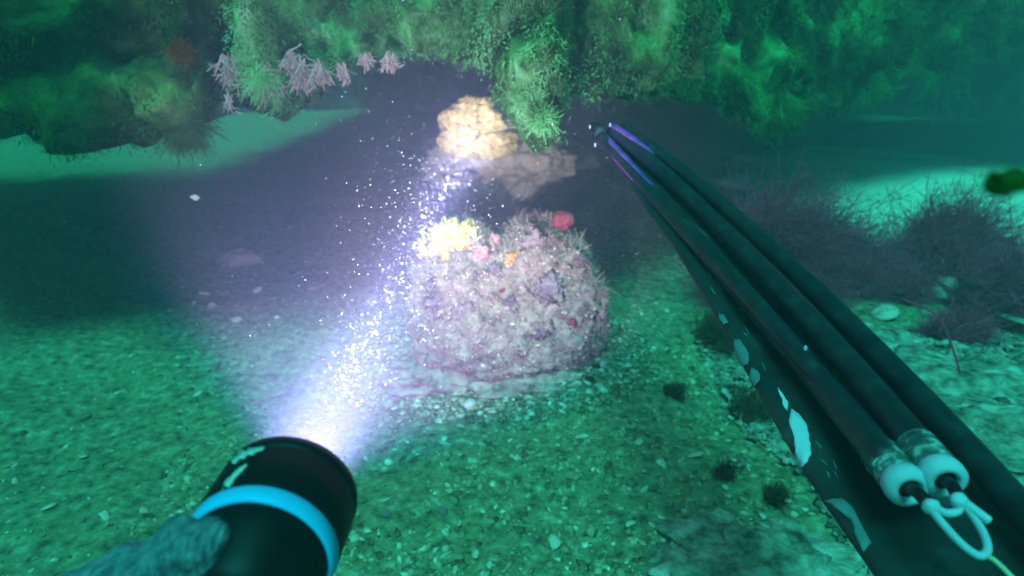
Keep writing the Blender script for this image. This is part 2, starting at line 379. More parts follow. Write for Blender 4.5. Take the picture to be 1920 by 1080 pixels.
def make_ledge():
    NU, rows = 520, []
    prof = []                                      # (q, kind) down the front, under the ledge and up to the top
    for u in range(NU):
        px = -900 + 4200 * u / (NU - 1)
        hem = P(px, lerp(LX, LY, px), lerp(LX, LD, px)); bk = max(BK(hem.x), hem.y + .9)
        line = []
        for k in range(26):                        # front face, top to hem
            t = k / 25; z = 1.15 + (hem.z - 1.15) * t
            bulge = .10 * math.sin(math.pi * t) - .34 * (1 - t) ** 2
            line.append(Vector((hem.x, hem.y + .03 - bulge * .6 + .10 * (1 - t) , z)))
        for k in range(1, 34):                     # underside
            t = k / 33; tt = t ** .8
            line.append(Vector((hem.x * (1 + .22 * (bk - hem.y) * tt), hem.y + (bk - hem.y) * tt, hem.z + .10 * min(1, t * 6) + .12 * t)))
        line.append(Vector((hem.x * (1 + .22 * (bk - hem.y)), bk, 1.15)))
        rows.append(line)
    n = len(rows[0]); V = []
    for r in rows:
        for k, p in enumerate(r):
            a = .15 if k < 26 else .05; e2 = ((abs(noise.noise(p * 7)) - .25) * .22 + (abs(noise.noise(p * 17 + Vector((3, 1, 2)))) - .25) * .06) if k < 30 else 0
            d = Vector((fr(p * 3.2 + Vector((9, 0, 0))), fr(p * 3.2 + Vector((0, 7, 0))), fr(p * 3.4)))
            e = fr(p * 13, o=3) * .018
            V.append(p + Vector((d.x * .03, d.y * a + e + e2, d.z * (.028 if k < 26 else .05) + e)))
    Fc = [(i * n + k, i * n + (k + 1) % n, (i + 1) * n + (k + 1) % n, (i + 1) * n + k) for i in range(NU - 1) for k in range(n)]
    me = pm(V, Fc)
    o = link('rock_ledge', me, M_LEDGE); me.materials.append(M_LEDGE_DARK)
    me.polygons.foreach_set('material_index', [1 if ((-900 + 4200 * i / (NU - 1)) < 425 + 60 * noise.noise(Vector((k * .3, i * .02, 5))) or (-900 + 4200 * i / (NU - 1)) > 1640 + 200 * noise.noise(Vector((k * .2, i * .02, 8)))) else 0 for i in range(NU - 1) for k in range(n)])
    thing(o, 'overhanging reef ledge grown over with algae across the top', None, kind='structure')
    return o, V, n, NU
ledge, LV, LN, LNU = make_ledge()

def make_wall():
    V, Fc, nu, nv = [], [], 220, 34
    for i in range(nu):
        a = math.radians(-62 + 124 * i / (nu - 1)); rr = 8.2 + 1.2 * fr(Vector((a * 2.2, 4, 1)), o=3)
        for j in range(nv):
            z = -.15 + 1.75 * j / (nv - 1); p = Vector((math.sin(a) * rr * 1.15, math.cos(a) * rr, z))
            d = .45 * fr(p * .9, o=5) + .25 * z
            V.append((p.x - math.sin(a) * d, p.y - math.cos(a) * d, z))
    for i in range(nu - 1):
        for j in range(nv - 1): Fc.append((i * nv + j, (i + 1) * nv + j, (i + 1) * nv + j + 1, i * nv + j + 1))
    o = link('reef_wall', pm(V, Fc), M_ROCK); md = o.modifiers.new('depth', 'SOLIDIFY'); md.thickness = .8; md.offset = 1
    return thing(o, 'dark reef wall closing the view beyond the ledge', None, kind='structure')
make_wall()

# algae: each mass is dense ribbons growing out of the front face and hanging off the hem
def region_points(n, px0, px1, k0=3, k1=29, wt=None):
    u = (np.array([rnd.uniform(px0, px1) for _ in range(n)]) + 900) / 4200 * (LNU - 1)
    k = np.array([rnd.uniform(k0, k1) for _ in range(n)])
    A = np.array([v[:] for v in LV]).reshape(LNU, LN, 3)
    ui, ki = u.astype(int).clip(0, LNU - 2), k.astype(int).clip(0, LN - 2)
    fu, fk = (u - ui)[:, None], (k - ki)[:, None]
    p = A[ui, ki] * (1 - fu) * (1 - fk) + A[ui + 1, ki] * fu * (1 - fk) + A[ui, ki + 1] * (1 - fu) * fk + A[ui + 1, ki + 1] * fu * fk
    du, dk = A[ui + 1, ki] - A[ui, ki], A[ui, ki + 1] - A[ui, ki]
    nn = unit(np.cross(du, dk)); nn[(nn[:, 1] > 0)] *= -1
    return p, nn
def turf(name, px0, px1, n, label, m, ln=(.02, .06), wd=(.0025, .006), clump=14, k0=3, k1=28, hang=.9, spread=.028):
    nc = n // clump
    cp, cn = region_points(nc, px0, px1, k0, k1)
    cd = unit(cn + nr.normal(size=cn.shape) * .45 + np.array([0, 0, -.35]))
    cl = ln[0] + (ln[1] - ln[0]) * nr.rand(nc) ** 1.5
    pos = np.repeat(cp, clump, 0) + nr.normal(size=(nc * clump, 3)) * spread * .5
    d = unit(np.repeat(cd, clump, 0) + nr.normal(size=(nc * clump, 3)) * .55)
    L = np.repeat(cl, clump) * (.5 + .8 * nr.rand(nc * clump))
    W = wd[0] + (wd[1] - wd[0]) * nr.rand(nc * clump)
    b = np.tile(np.array([0, 0, -hang]), (nc * clump, 1)) + nr.normal(size=(nc * clump, 3)) * .25
    o = link(name, npmesh(*blades(pos, d, L, W, b, 2)), m, smooth=False)
    return thing(o, label, 'algae', kind='stuff')
SH = dict(ln=(.003, .009), wd=(.0014, .0032), hang=.4, spread=.018)
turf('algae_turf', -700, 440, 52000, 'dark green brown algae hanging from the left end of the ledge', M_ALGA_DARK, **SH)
turf('algae_turf', 420, 1010, 46000, 'bright green algae turf on the middle of the ledge', M_ALGA, **SH)
turf('algae_turf', 990, 1480, 46000, 'green algae turf on the ledge above the gun muzzle', M_ALGA, **SH)
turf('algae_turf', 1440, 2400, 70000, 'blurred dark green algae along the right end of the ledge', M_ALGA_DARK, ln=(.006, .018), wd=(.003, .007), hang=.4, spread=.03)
turf('algae_turf', 1180, 1620, 9000, 'pale green algae band running across the right half of the ledge', M_ALGA, k0=8, k1=21, **SH)

def tuft(name, px, py, d, hpx, m, label, n=90, wide=.5, down=1.0, cat='algae', wd=(.0012, .0028), group=None, branch=True):
    """one hanging tuft: a short stalk that splits into many forked ribbons"""
    base = P(px, py, d); L0 = hpx * d / F
    dirs = unit(nr.normal(size=(n, 3)) * wide + np.array([0, 0, -down])); pos = np.zeros((n, 3)) + nr.normal(size=(n, 3)) * L0 * .12
    L = L0 * (.55 + .5 * nr.rand(n)); W = wd[0] + (wd[1] - wd[0]) * nr.rand(n)
    bend = nr.normal(size=(n, 3)) * .22
    V, Fc = blades(pos, dirs, L, W, bend, 4, .6)
    if branch:
        t = .35 + .5 * nr.rand(n * 3); i = np.repeat(np.arange(n), 3)
        p2 = pos[i] + (dirs[i] * t[:, None] + bend[i] * (t ** 2)[:, None]) * L[i][:, None]
        V2, F2 = blades(p2, unit(dirs[i] + nr.normal(size=(len(i), 3)) * .6), L[i] * .35, W[i] * .8, nr.normal(size=(len(i), 3)) * .1, 2, .7)
        Fc = np.concatenate([Fc, F2 + len(V)]); V = np.concatenate([V, V2])
    o = link(name, npmesh(V, Fc), m, smooth=False); o.location = base
    return thing(o, label, cat, group)
tuft('algae_tuft', 486, 128, 1.04, 48, M_ALGA, 'long green tuft hanging down left of the pink tufts', 700, .5, wd=(.001, .002))
tuft('algae_tuft', 990, 175, .97, 35, M_ALGA, 'big round green tuft hanging beside the bright yellow sponge', 700, .9, .6, wd=(.001, .0022))
tuft('algae_tuft', 1020, 222, .95, 32, M_ALGA, 'green tuft at the tip of the hanging lobe above the gun muzzle', 500, .9, .6, wd=(.001, .0022))
tuft('algae_tuft', 1452, 165, 1.74, 75, M_ALGA, 'drooping green tuft hanging right of the gun under the ledge', 400, .5, wd=(.002, .004))
tuft('algae_tuft', 1640, 125, 2.2, 80, M_ALGA, 'thin green tuft hanging far right of the gun under the ledge', 120, .4)
tuft('algae_tuft', 1770, 100, 2.75, 95, M_ALGA, 'pale stringy tuft hanging below the right end of the ledge', 90, .4)
tuft('algae_tuft', 340, 215, 1.16, 70, M_ALGA_DARK, 'dark tuft at the lower corner of the left algae mass', 600, .5, wd=(.001, .0022))
tuft('rust_algae', 340, 95, 1.0, 24, M_RUST, 'rust brown algae patch in the dark mass at upper left', 420, 1.0, .5, wd=(.001, .0024))
for px, py, hp, n, lab in ((428, 112, 50, 60, 'pale pink tuft at the edge of the dark algae, leftmost of the pink ones'),
                           (424, 175, 42, 8, 'few thin pale strands hanging below the leftmost pink tuft'),
                           (500, 130, 48, 80, 'broad pale pink tuft just right of the long green tuft'),
                           (545, 100, 36, 60, 'pale pink tuft joining the two longer pink tufts'),
                           (562, 118, 48, 90, 'forked pale pink tuft, the longest of the row'),
                           (598, 122, 38, 60, 'small pale pink tuft with spread fingers under the ledge'),
                           (640, 125, 34, 26, 'sparse pale strands under the ledge in the middle of the pink row'),
                           (685, 104, 22, 50, 'low pale pink clump near the right end of the pink row'),
                           (730, 102, 32, 50, 'pale pink tuft at the right end of the row')):
    tuft('pink_coralline_tuft', px, py, 1.04, hp, M_PINK, lab, n, .38, group='pale pink tufts under the ledge', wd=(.0018, .0034))

# ------------------------------------------------------------------ sponge rock in the torch's hot spot
def sit(px, py, d=None): return GG(px, py)
p = P(900, 262, 2.35)
root = empty('sponge_rock', Vector((p.x, p.y, ground(p.x, p.y))))
thing(root, 'rock under the ledge covered in glaring yellow sponge in the torch spot', 'sponge rock')
M_SROCK = mat('sponge rock', [(.30, .25, .14), (.52, .46, .28), (.66, .6, .4)], scale=14, bump=.01)
for nm, sz, sd_, m_, q in (('rock', (.25, .18, .16), 5, M_SROCK, (945, 305, 2.45)), ('rock', (.15, .12, .10), 25, M_SROCK, (880, 310, 2.38)), ('yellow_sponge', (.115, .10, .10), 8, M_YFAR, (884, 238, 2.3)),
                        ('sponge_lobe', (.07, .06, .06), 9, M_YFAR, (892, 210, 2.3)), ('sponge_lobe', (.085, .06, .06), 19, M_YFAR, (866, 268, 2.22)), ('sponge_lobe', (.05, .05, .04), 29, M_YFAR, (850, 225, 2.22)), ('sponge_lobe', (.09, .06, .05), 39, M_YFAR, (930, 272, 2.24))):
    o = link(nm, blob(sz if nm == 'rock' else tuple(v * .95 for v in sz), sd_, 5, .3, 1.8, amp2=.22, freq2=6), m_, root); o.location = P(*q)
for o in root.children: o.matrix_parent_inverse = Matrix.Translation(-root.location)
for i, (px, py, lab) in enumerate(((838, 334, 'leftmost of three dark round stones below the yellow sponge'),
                                  (858, 331, 'middle one of three dark round stones below the yellow sponge'),
                                  (881, 327, 'rightmost of three dark round stones below the yellow sponge'))):
    put('round_stone', PEBS[i], M_PURPLE, P(px, py, 2.2), .024, lab, 'stone', 'three round stones below the sponge')
def mound(px, py, size, name, label, m, seed, cat='rock', amp=.35, lift=.0):
    p = GG(px, py); o = link(name, blob(size, seed, 5, amp, 1.7, amp2=.06), m)
    o.location = p + Vector((0, 0, lift)); return thing(o, label, cat)
mound(1010, 300, (.34, .28, .12), 'low_rock', 'low grey rock spreading below the yellow sponge', M_SROCK, 3, lift=.0)
mound(452, 492, (.075, .05, .035), 'smooth_stone', 'smooth pinkish stone at the left edge of the torch light', M_STONE, 4, 'stone', .2, .012)

M_PALE = mat('pale clean sand', [(.50, .58, .46), (.68, .76, .64), (.80, .84, .76)], scale=3, bump=.006, bscale=60)
mound(2180, 425, (1.55, 1.7, .06), 'sand_bank', 'bright turquoise sand bank behind the purple seaweed at right', M_PALE, 16, 'sand bank')
# ------------------------------------------------------------------ boulder
B = GG(950, 700); bx, by = B.x, B.y + .10; bz = ground(bx, by)
boulder = empty('encrusted_boulder', Vector((bx, by, bz)))
thing(boulder, 'boulder overgrown with lilac fuzz and yellow sponge in the torch light', 'boulder')
def boulder_mesh():
    bm = bmesh.new(); bmesh.ops.create_icosphere(bm, subdivisions=6, radius=1)
    for v in bm.verts:
        p = v.co.copy()
        q = Vector([math.copysign(abs(c) ** .84, c) for c in p])
        d = 1 + .12 * fr(p * 1.7 + Vector((4, 2, 9)), o=4) + .09 * fr(p * 6 + Vector((1, 2, 3)), o=4) + .05 * fr(p * 19, o=3)
        q = Vector((q.x * .192, q.y * .16, q.z * .172)) * d
        k_ = max(0, -p.z + .25); q.x *= 1 + .16 * k_; q.y *= 1 + .22 * k_
        q.z -= .045 * math.exp(-((q.x + .02) / .035) ** 2) * max(0, p.z)         # saddle between the two crowns
        v.co = q + Vector((bx, by, bz + .12))
    me = bpy.data.meshes.new('m'); bm.to_mesh(me); bm.free(); return me
M_BOULD = mat('lilac grey encrusted rock', [(.16, .12, .11), (.38, .32, .26), (.52, .45, .36), (.68, .60, .44)], scale=38, bump=.016, bscale=75, stops=[.05, .35, .65, 1])
bme = boulder_mesh(); bo = link('rock', bme, M_BOULD, boulder)
bt = BVHTree.FromPolygons([v.co.copy() for v in bme.vertices], [p.vertices[:] for p in bme.polygons])
def on(bvh, px, py, off=0.0):
    r = ray(px, py).normalized(); h = bvh.ray_cast(EYE, r)
    if h[0] is None: return None, None
    n = h[1] if h[1].dot(r) < 0 else -h[1]
    return h[0] + n * off, n
def patch(px, py, rpx, name, m, seed, thick=.35, parent=boulder, bvh=bt, amp=.6):
    h, n = on(bvh, px, py)
    if h is None: h = P(px, py, (Vector((bx, by, .2)) - EYE).dot(FW)); n = Vector((0, -.4, .8)).normalized()
    s = rpx * (h - EYE).dot(FW) / F
    me = blob((s, s, s * thick), seed, 4, amp, 2.4, amp2=.3, freq2=7)
    R = n.to_track_quat('Z', 'Y').to_matrix()
    for v in me.vertices: v.co = h + R @ v.co
    return link(name, me, m, parent)
patch(845, 455, 42, 'yellow_sponge', M_YSP, 1, .55)
patch(808, 462, 26, 'yellow_sponge', M_YSP, 2, .45)
patch(925, 462, 22, 'coral_pink_sponge', M_CORAL, 3, .5)
patch(902, 474, 13, 'coral_pink_sponge', M_CORAL, 13, .5)
patch(962, 488, 16, 'orange_sponge', M_ORANGE, 4, .3)
patch(1000, 455, 20, 'grey_crust', M_STONE, 14, .3)
for i, (px, py, r_) in enumerate(((830, 560, 38), (870, 590, 26), (1030, 545, 30), (1015, 610, 24), (928, 508, 14), (1090, 480, 24), (1027, 462, 9), (995, 540, 18), (960, 570, 16))):
    patch(px, py, r_ * .8, 'purple_crust', M_PURPLE, 20 + i, .08, amp=.8)
for i, (px, py, r_) in enumerate(((1072, 606, 8), (942, 545, 6))):
    patch(px, py, r_, 'red_crust', M_RED, 40 + i, .25)
# tendrils of the yellow sponge's crown
for i in range(34):
    t = i / 33; px = 800 + 95 * t + rnd.uniform(-5, 5); py = 440 - 14 * math.sin(math.pi * t) + rnd.uniform(-5, 12)
    h, n = on(bt, px, py + 8)
    if h is None: h = P(px, py, 1.12)
    L = rnd.uniform(.018, .036); a = rnd.uniform(-1.0, 1.0); d = Vector((math.sin(a) * .8 + (t - .5) * .7, rnd.uniform(-.3, .3), 1)).normalized()
    e = Vector((rnd.uniform(-1, 1), rnd.uniform(-1, 1), rnd.uniform(-.6, .2))) * L * .45
    pts = spline([h - n * .002 if n else h, h + d * L * .5 + e * .2, h + d * L + e], 3)
    link('tendril', tube_mesh(pts, [.0016] * (len(pts) - 1) + [.0021], 5), M_CREAM, boulder)
# fuzz over everything
pts_, nn_ = surf_points(bme, 34000); keep = (nn_[:, 2] > -.2) | (pts_[:, 2] > bz + .06); pts_, nn_ = pts_[keep], nn_[keep]; n = len(pts_)
topness = np.clip(nn_[:, 2], 0, 1)
V, Fc = blades(pts_, unit(nn_ + nr.normal(size=(n, 3)) * .6), (.003 + .005 * nr.rand(n)) * (1 + 3.0 * topness ** 2 * (nr.rand(n) > .6)), .0007 + .0016 * nr.rand(n), nr.normal(size=(n, 3)) * .3, 2, .6)
o = link('hydroid_fuzz', npmesh(V, Fc), M_FUZZ, boulder, smooth=False); o['kind'] = 'stuff'
pp, _ = surf_points(bme, 7000); o = link('shell_grit', scatter(pp, .0014 + .0045 * nr.rand(7000) ** 2.4), M_BITS, boulder, smooth=False); o['kind'] = 'stuff'
mo = mound(860, 705, (.15, .085, .032), 'low_rock', 'low encrusted hump spreading from the boulder foot towards the torch', M_BOULD, 61, amp=.5)
mo = mound(1010, 715, (.12, .07, .022), 'low_rock', 'second low encrusted hump at the right front foot of the boulder', M_BOULD, 62, amp=.5)
h, n_ = on(bt, 1050, 425)
hh = P(1055, 413, 1.17)
o = link('red_sponge', blob((.023, .02, .019), 12, 4, .22, 1.6, amp2=.05), M_RED); o.location = hh
thing(o, 'dark red round sponge perched on top of the boulder', 'sponge')
# apron of grit and rubble at its foot
n = 5200; ang = nr.rand(n) * 6.283; rr = .11 + .17 * nr.rand(n) ** .8
xx = bx + np.cos(ang) * rr * 1.25 - .02; yy = by - .03 + np.sin(ang) * rr
pos = np.array([(x, y, ground(x, y) + .002) for x, y in zip(xx, yy)])
o = link('rubble', scatter(pos, .002 + .008 * nr.rand(n) ** 2.5), M_GRAVEL, smooth=False)
thing(o, 'lilac lit rubble and shell pieces round the foot of the boulder', 'rubble', kind='stuff')

# ------------------------------------------------------------------ seaweed bushes on the right
def bush(name, px, py, size, hpx, n, m, label, seed, wd=(.0007, .0026), flow=(.35, 0, .25), group=None, cat='seaweed', d=None):
    p = GG(px, py); root = empty(name, p); thing(root, label, cat, group)
    core = blob(tuple(s * .56 for s in size), seed, 4, .75, 1.6, amp2=.35, freq2=5)
    for v in core.vertices: v.co += p + Vector((0, 0, size[2] * .35))
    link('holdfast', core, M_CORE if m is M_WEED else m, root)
    q, nn = surf_points(core, n); keep = nn[:, 2] > -.35; q, nn = q[keep], nn[keep]; k = len(q)
    L = hpx * (.45 + .75 * nr.rand(k)); fl = np.array(flow)
    d_ = unit(nn + nr.normal(size=(k, 3)) * .5 + fl); bend = nr.normal(size=(k, 3)) * .3 + fl * .6
    W = wd[0] + (wd[1] - wd[0]) * nr.rand(k)
    V, Fc = blades(q, d_, L, W, bend, 5, .5)
    r = 7; i = np.repeat(np.arange(k), r); t = .2 + .8 * nr.rand(k * r)
    p2 = q[i] + (d_[i] * t[:, None] + bend[i] * (t ** 2)[:, None]) * L[i][:, None]
    V2, F2 = blades(p2, unit(d_[i] + nr.normal(size=(len(i), 3)) * .75), L[i] * .26 * (.5 + nr.rand(len(i))), W[i] * .75, nr.normal(size=(len(i), 3)) * .25, 2, .5)
    o = link('frond', npmesh(np.concatenate([V, V2]), np.concatenate([Fc, F2 + len(V)])), m, root, smooth=False); o['kind'] = 'stuff'
    return root
bush('seaweed_bush', 1435, 560, (.22, .17, .22), .10, 4200, M_WEED, 'large grey purple feathery seaweed just right of the gun', 1)
bush('seaweed_bush', 1560, 545, (.14, .12, .13), .09, 2400, M_WEED, 'dark feathery seaweed in front of the large purple one', 2, flow=(.3, -.1, .1))
bush('seaweed_bush', 1755, 535, (.19, .14, .19), .10, 3200, M_WEED, 'purple seaweed with pinkish crest against the bright sand at right', 3)
bush('seaweed_bush', 1895, 590, (.19, .13, .13), .10, 2600, M_WEED, 'low purple seaweed streaming to the right edge', 4, flow=(.8, 0, .0))
bush('seaweed_bush', 1790, 640, (.10, .07, .05), .045, 800, M_WEED, 'short brownish purple seaweed to the right of the oyster half shell', 7, flow=(.5, 0, .0))
bush('seaweed_bush', 1700, 560, (.09, .08, .06), .05, 900, M_WEED, 'small purple seaweed filling the gap above the oyster half shell', 12)
bush('brown_weed', 1345, 640, (.06, .07, .03), .04, 700, M_BROWN, 'dark brown seaweed clump partly hidden under the gun', 5, (.001, .003), cat='seaweed')
bush('brown_weed', 1400, 780, (.05, .05, .02), .03, 500, M_BROWN, 'flat dark seaweed clump beside the lower part of the gun', 6, (.001, .0025), cat='seaweed')
bush('brown_weed', 1262, 745, (.02, .018, .012), .018, 360, M_BROWN, 'small black weed clump on the gravel left of the gun', 8, (.001, .0025), cat='seaweed')
bush('brown_weed', 1355, 893, (.014, .014, .008), .016, 360, M_BROWN, 'small round dark weed tuft above the rubble at lower right', 9, (.0008, .0018), cat='seaweed')
bush('brown_weed', 1448, 940, (.014, .012, .008), .016, 360, M_BROWN, 'lower dark weed tuft next to the gun edge', 10, (.0008, .0018), cat='seaweed')
# bare stalk rising over the right bush
pts = spline([P(1690, 560, 1.15), P(1755, 590, 1.1), P(1785, 650, 1.0), P(1800, 700, .95)], 6)
o = link('seaweed_stalk', tube_mesh(pts, [.0018] * len(pts), 7), M_WEED); thing(o, 'thin bare stalk arching over the brownish purple seaweed', 'seaweed stalk')
o = link('drifting_algae', blob((.0042, .0025, .0028), 31, 4, .4, 2.0, amp2=.2), M_ALGA_DARK); o.location = P(1890, 342, .12)
thing(o, 'blurred green scrap of algae drifting at the right edge', 'algae')
o = link('drifting_flake', flake(9, 1, .3), M_SHELL); o.location = P(366, 370, 1.2); o.scale = (.009,) * 3; o.rotation_euler = (1.2, .3, .4)
thing(o, 'pale flake drifting above the dark sand on the left', 'flake')
# rubble reef at lower right
for px, py, sz, lab, sd in ((1790, 730, (.17, .13, .035), 'turquoise encrusted rock above the right edge of the gun', 51),
                            (1640, 655, (.10, .07, .03), 'crusty rock patch round the oyster half shell', 53),
                            (1905, 830, (.12, .10, .03), 'bright encrusted rock at the right edge', 52),
                            (1450, 1060, (.13, .08, .025), 'pale blue green rock patch at the bottom, left of the gun', 54)):
    mo = mound(px, py, sz, 'encrusted_rock', lab, M_TURQ, sd, amp=.5)
n = 14000; xx = .42 + 1.0 * nr.rand(n); yy = .40 + .9 * nr.rand(n)
pos = np.array([(x, y, ground(x, y) + .012 * noise.noise(Vector((x * 9, y * 9, 1))) + .008) for x, y in zip(xx, yy)])
o = link('rubble', scatter(pos, .0025 + .008 * nr.rand(n) ** 2), M_TURQ, smooth=False)
thing(o, 'turquoise rubble and weed crumbs on the bank right of the gun', 'rubble', kind='stuff')

# ------------------------------------------------------------------ dive torch
torch = empty('dive_torch', TORCH_F - AX * .04); thing(torch, 'black dive torch with a light blue ring shining forward', 'torch')
R = .0305
prof = [(-.002, R - .004), (.0, R - .003), (.0, R), (-.004, R + .0006), (-.007, R + .0006), (-.0074, R - .0002), (-.0082, R - .0002), (-.0086, R + .0006), (-.033, R + .0002), (-.034, R - .0004)]
me = pm(*lathe(prof, TORCH_F, AX)); head = link('head', me, M_BLACK, torch)
me = pm(*lathe([(-.0342, R - .0035), (-.0342, R - .0002), (-.0346, R + .0002), (-.0400, R - .0006), (-.0412, R - .0014), (-.0414, R - .004)], TORCH_F, AX)); link('blue_ring', me, M_BLUE, torch)
me = pm(*lathe([(-.0405, R - .0022), (-.0440, R - .0030), (-.052, R - .0055), (-.060, R - .010), (-.064, .0185), (-.066, .0165), (-.15, .0165), (-.152, .0155), (-.152, .0001)], TORCH_F, AX)); barrel = link('barrel', me, M_BLACK, torch)
for s0 in (-.075, -.083, -.091, -.099, -.107, -.115):
    link('grip_rib', pm(*lathe([(s0, .0164), (s0, .0174), (s0 - .004, .0174), (s0 - .004, .0164)], TORCH_F, AX, 32)), M_BLACK, barrel)
hb = pm(*lathe([(.0, .0001), (.0, R - .003)], TORCH_F - AX * .0022, AX))
M_LENS = bpy.data.materials.new('lit lens'); M_LENS.use_nodes = True
bb = M_LENS.node_tree.nodes['Principled BSDF']; bb.inputs['Emission Color'].default_value = (.85, .85, 1, 1); bb.inputs['Emission Strength'].default_value = 8
link('lens', hb, M_LENS, head)
hv, hf = lathe(prof + [], TORCH_F, AX, 64)
tb = BVHTree.FromPolygons(hv, hf)
def strip_on(bvh, pix, wpx, name, m, parent, off=.0004, jag=.35):
    """a thin raised strip that follows a surface under a run of photograph points"""
    L, Rr = [], []; seq = []
    for i in range(len(pix) - 1):
        for k in range(6):
            t = k / 6; seq.append((pix[i][0] + (pix[i + 1][0] - pix[i][0]) * t, pix[i][1] + (pix[i + 1][1] - pix[i][1]) * t))
    seq.append(pix[-1]); V, Fc = [], []
    for i, (x, y) in enumerate(seq):
        a, b = seq[max(0, i - 1)], seq[min(len(seq) - 1, i + 1)]; dx, dy = b[0] - a[0], b[1] - a[1]; l = math.hypot(dx, dy)
        t = i / (len(seq) - 1); ww = wpx * .5 * (math.sin(math.pi * min(1, .12 + t * .88)) ** .5 + .1) * (1 + rnd.uniform(-jag, jag))
        for s in (-1, 1):
            h, n = on(bvh, x - dy / l * ww * s, y + dx / l * ww * s, off)
            if h is None: h = V[-2] if len(V) > 1 else None
            if h is None: return None
            V.append(h)
    for i in range(len(seq) - 1): Fc.append((2 * i, 2 * i + 1, 2 * i + 3, 2 * i + 2))
    me = pm(V, Fc); o = link(name, me, m, parent)
    md = o.modifiers.new('thickness', 'SOLIDIFY'); md.thickness = .0002; md.offset = 1
    return o
strip_on(tb, [(436, 868), (456, 853), (478, 845), (497, 840)], 13, 'scratch', M_WHITEP, torch)
strip_on(tb, [(412, 935), (428, 908), (446, 887), (464, 872)], 9, 'scratch', M_WHITEP, torch)
def spot(name, energy, size, blend, col, rad=.008, off=.004, axis=AX):
    l = bpy.data.lights.new(name, 'SPOT'); l.energy = energy; l.spot_size = math.radians(size); l.spot_blend = blend; l.color = col; l.shadow_soft_size = rad
    o = bpy.data.objects.new(name, l); C.objects.link(o); o.location = TORCH_F + AX * off; o.rotation_euler = (-axis).to_track_quat('Z', 'Y').to_euler()
l = bpy.data.lights.new('torch_beam', 'AREA'); l.shape = 'DISK'; l.size = .050; l.spread = math.radians(9); l.energy = .8; l.color = (.57, .53, 1.0)
o = bpy.data.objects.new('torch_beam', l); C.objects.link(o); o.location = TORCH_F + AX * .003; o.rotation_euler = (-AX).to_track_quat('Z', 'Y').to_euler()
l = bpy.data.lights.new('torch_halo', 'AREA'); l.shape = 'DISK'; l.size = .050; l.spread = math.radians(26); l.energy = .5; l.color = (.66, .62, 1.0)
o = bpy.data.objects.new('torch_halo', l); C.objects.link(o); o.location = TORCH_F + AX * .0035; o.rotation_euler = (-AX).to_track_quat('Z', 'Y').to_euler()
SPA = (AX - RX * .07 + UP * .02).normalized()      # the wide spill leans a little to the left of the beam
spot('torch_spill', 36, 66, .35, (1.0, .66, .96), axis=SPA)
spot('boulder_fill', 50, 44, .9, (1.0, .72, .88), axis=(AX + RX * .03 - UP * .03).normalized())  # added fill spot, tipped off the beam to brighten the boulder
spot('torch_fringe', 26, 74, .4, (.05, .22, 1.0), axis=SPA)

# ------------------------------------------------------------------ gloved hand holding it
def skin(name, joints, edges, m, parent=None, sub=2):
    me = bpy.data.meshes.new(name); me.from_pydata([j[0] for j in joints], edges, []); me.update()
    o = bpy.data.objects.new(name, me); C.objects.link(o); o.data.materials.append(m)
    md = o.modifiers.new('skin', 'SKIN'); md.use_smooth_shade = True
    for i, j in enumerate(joints):
        r = j[1]; o.data.skin_vertices[0].data[i].radius = (r, r) if not isinstance(r, tuple) else r
        o.data.skin_vertices[0].data[i].use_root = (i == 0)
    s = o.modifiers.new('sub', 'SUBSURF'); s.levels = sub; s.render_levels = sub + 2
    tx = bpy.data.textures.new('folds', 'CLOUDS'); tx.noise_scale = .016; tx.noise_depth = 2
    d = o.modifiers.new('folds', 'DISPLACE'); d.texture = tx; d.strength = .010; d.mid_level = .5
    if parent: o.parent = parent; o.matrix_parent_inverse = Matrix.Translation(-parent.location)
    return o
up_ = (UP - AX * UP.dot(AX)).normalized(); rt_ = AX.cross(up_).normalized()       # frame of the torch: rt_ points right
def T(s, ang, r):                                      # point round the barrel: s behind the lens, angle from straight up, leftwards positive
    a = math.radians(ang); return TORCH_F - AX * s + (up_ * math.cos(a) - rt_ * math.sin(a)) * r
arm = empty('diver', T(.10, 95, .05)); thing(arm, 'person: diver\'s gloved hand gripping the torch from the left', 'person')
wr = P(120, 1190, .26)
J = [(P(250, 1110, .245), (.027, .021)), (P(335, 1085, .235), (.024, .020)), (wr, .024), (P(-60, 1290, .30), .033), (P(-260, 1420, .36), .040)]
E = [(0, 1), (0, 2), (2, 3), (3, 4)]
def finger(root_i, s, r0, a0, a1, nseg, fr_):
    last = root_i
    for k in range(nseg):
        a = a0 + (a1 - a0) * k / (nseg - 1); J.append((T(s, a, r0), fr_ * (1 - .10 * k))); E.append((last, len(J) - 1)); last = len(J) - 1
# thumb lies along the left flank of the barrel, just behind the ring
J.append((P(372, 1040, .222), .0150)); E.append((1, len(J) - 1)); i0 = len(J) - 1
J.append((P(392, 1036, .219), .0118)); E.append((i0, len(J) - 1)); J.append((P(405, 1060, .215), .0098)); E.append((len(J) - 2, len(J) - 1))
glove = skin('glove', J, E, M_GLOVE, arm)
for s, fr_, rp in ((.082, .0092, .0262), (.100, .0095, .0266), (.118, .0092, .0262), (.135, .0080, .025)):
    js = [(T(s, 88, .034), fr_ * 1.15), (T(s, 125, rp + .002), fr_), (T(s, 175, rp), fr_ * .95), (T(s, 225, rp), fr_ * .9), (T(s, 262, rp - .001), fr_ * .8)]
    skin('finger', [(P(330, 1100, .225) * .35 + T(s, 80, .045) * .65, fr_ * 1.25)] + js, [(k, k + 1) for k in range(5)], M_GLOVE, arm)

# ------------------------------------------------------------------ speargun
gun = empty('speargun', P(1700, 1000, .36)); thing(gun, 'dark speargun with two rubber bands and pale camouflage patches pointing forward', 'speargun')
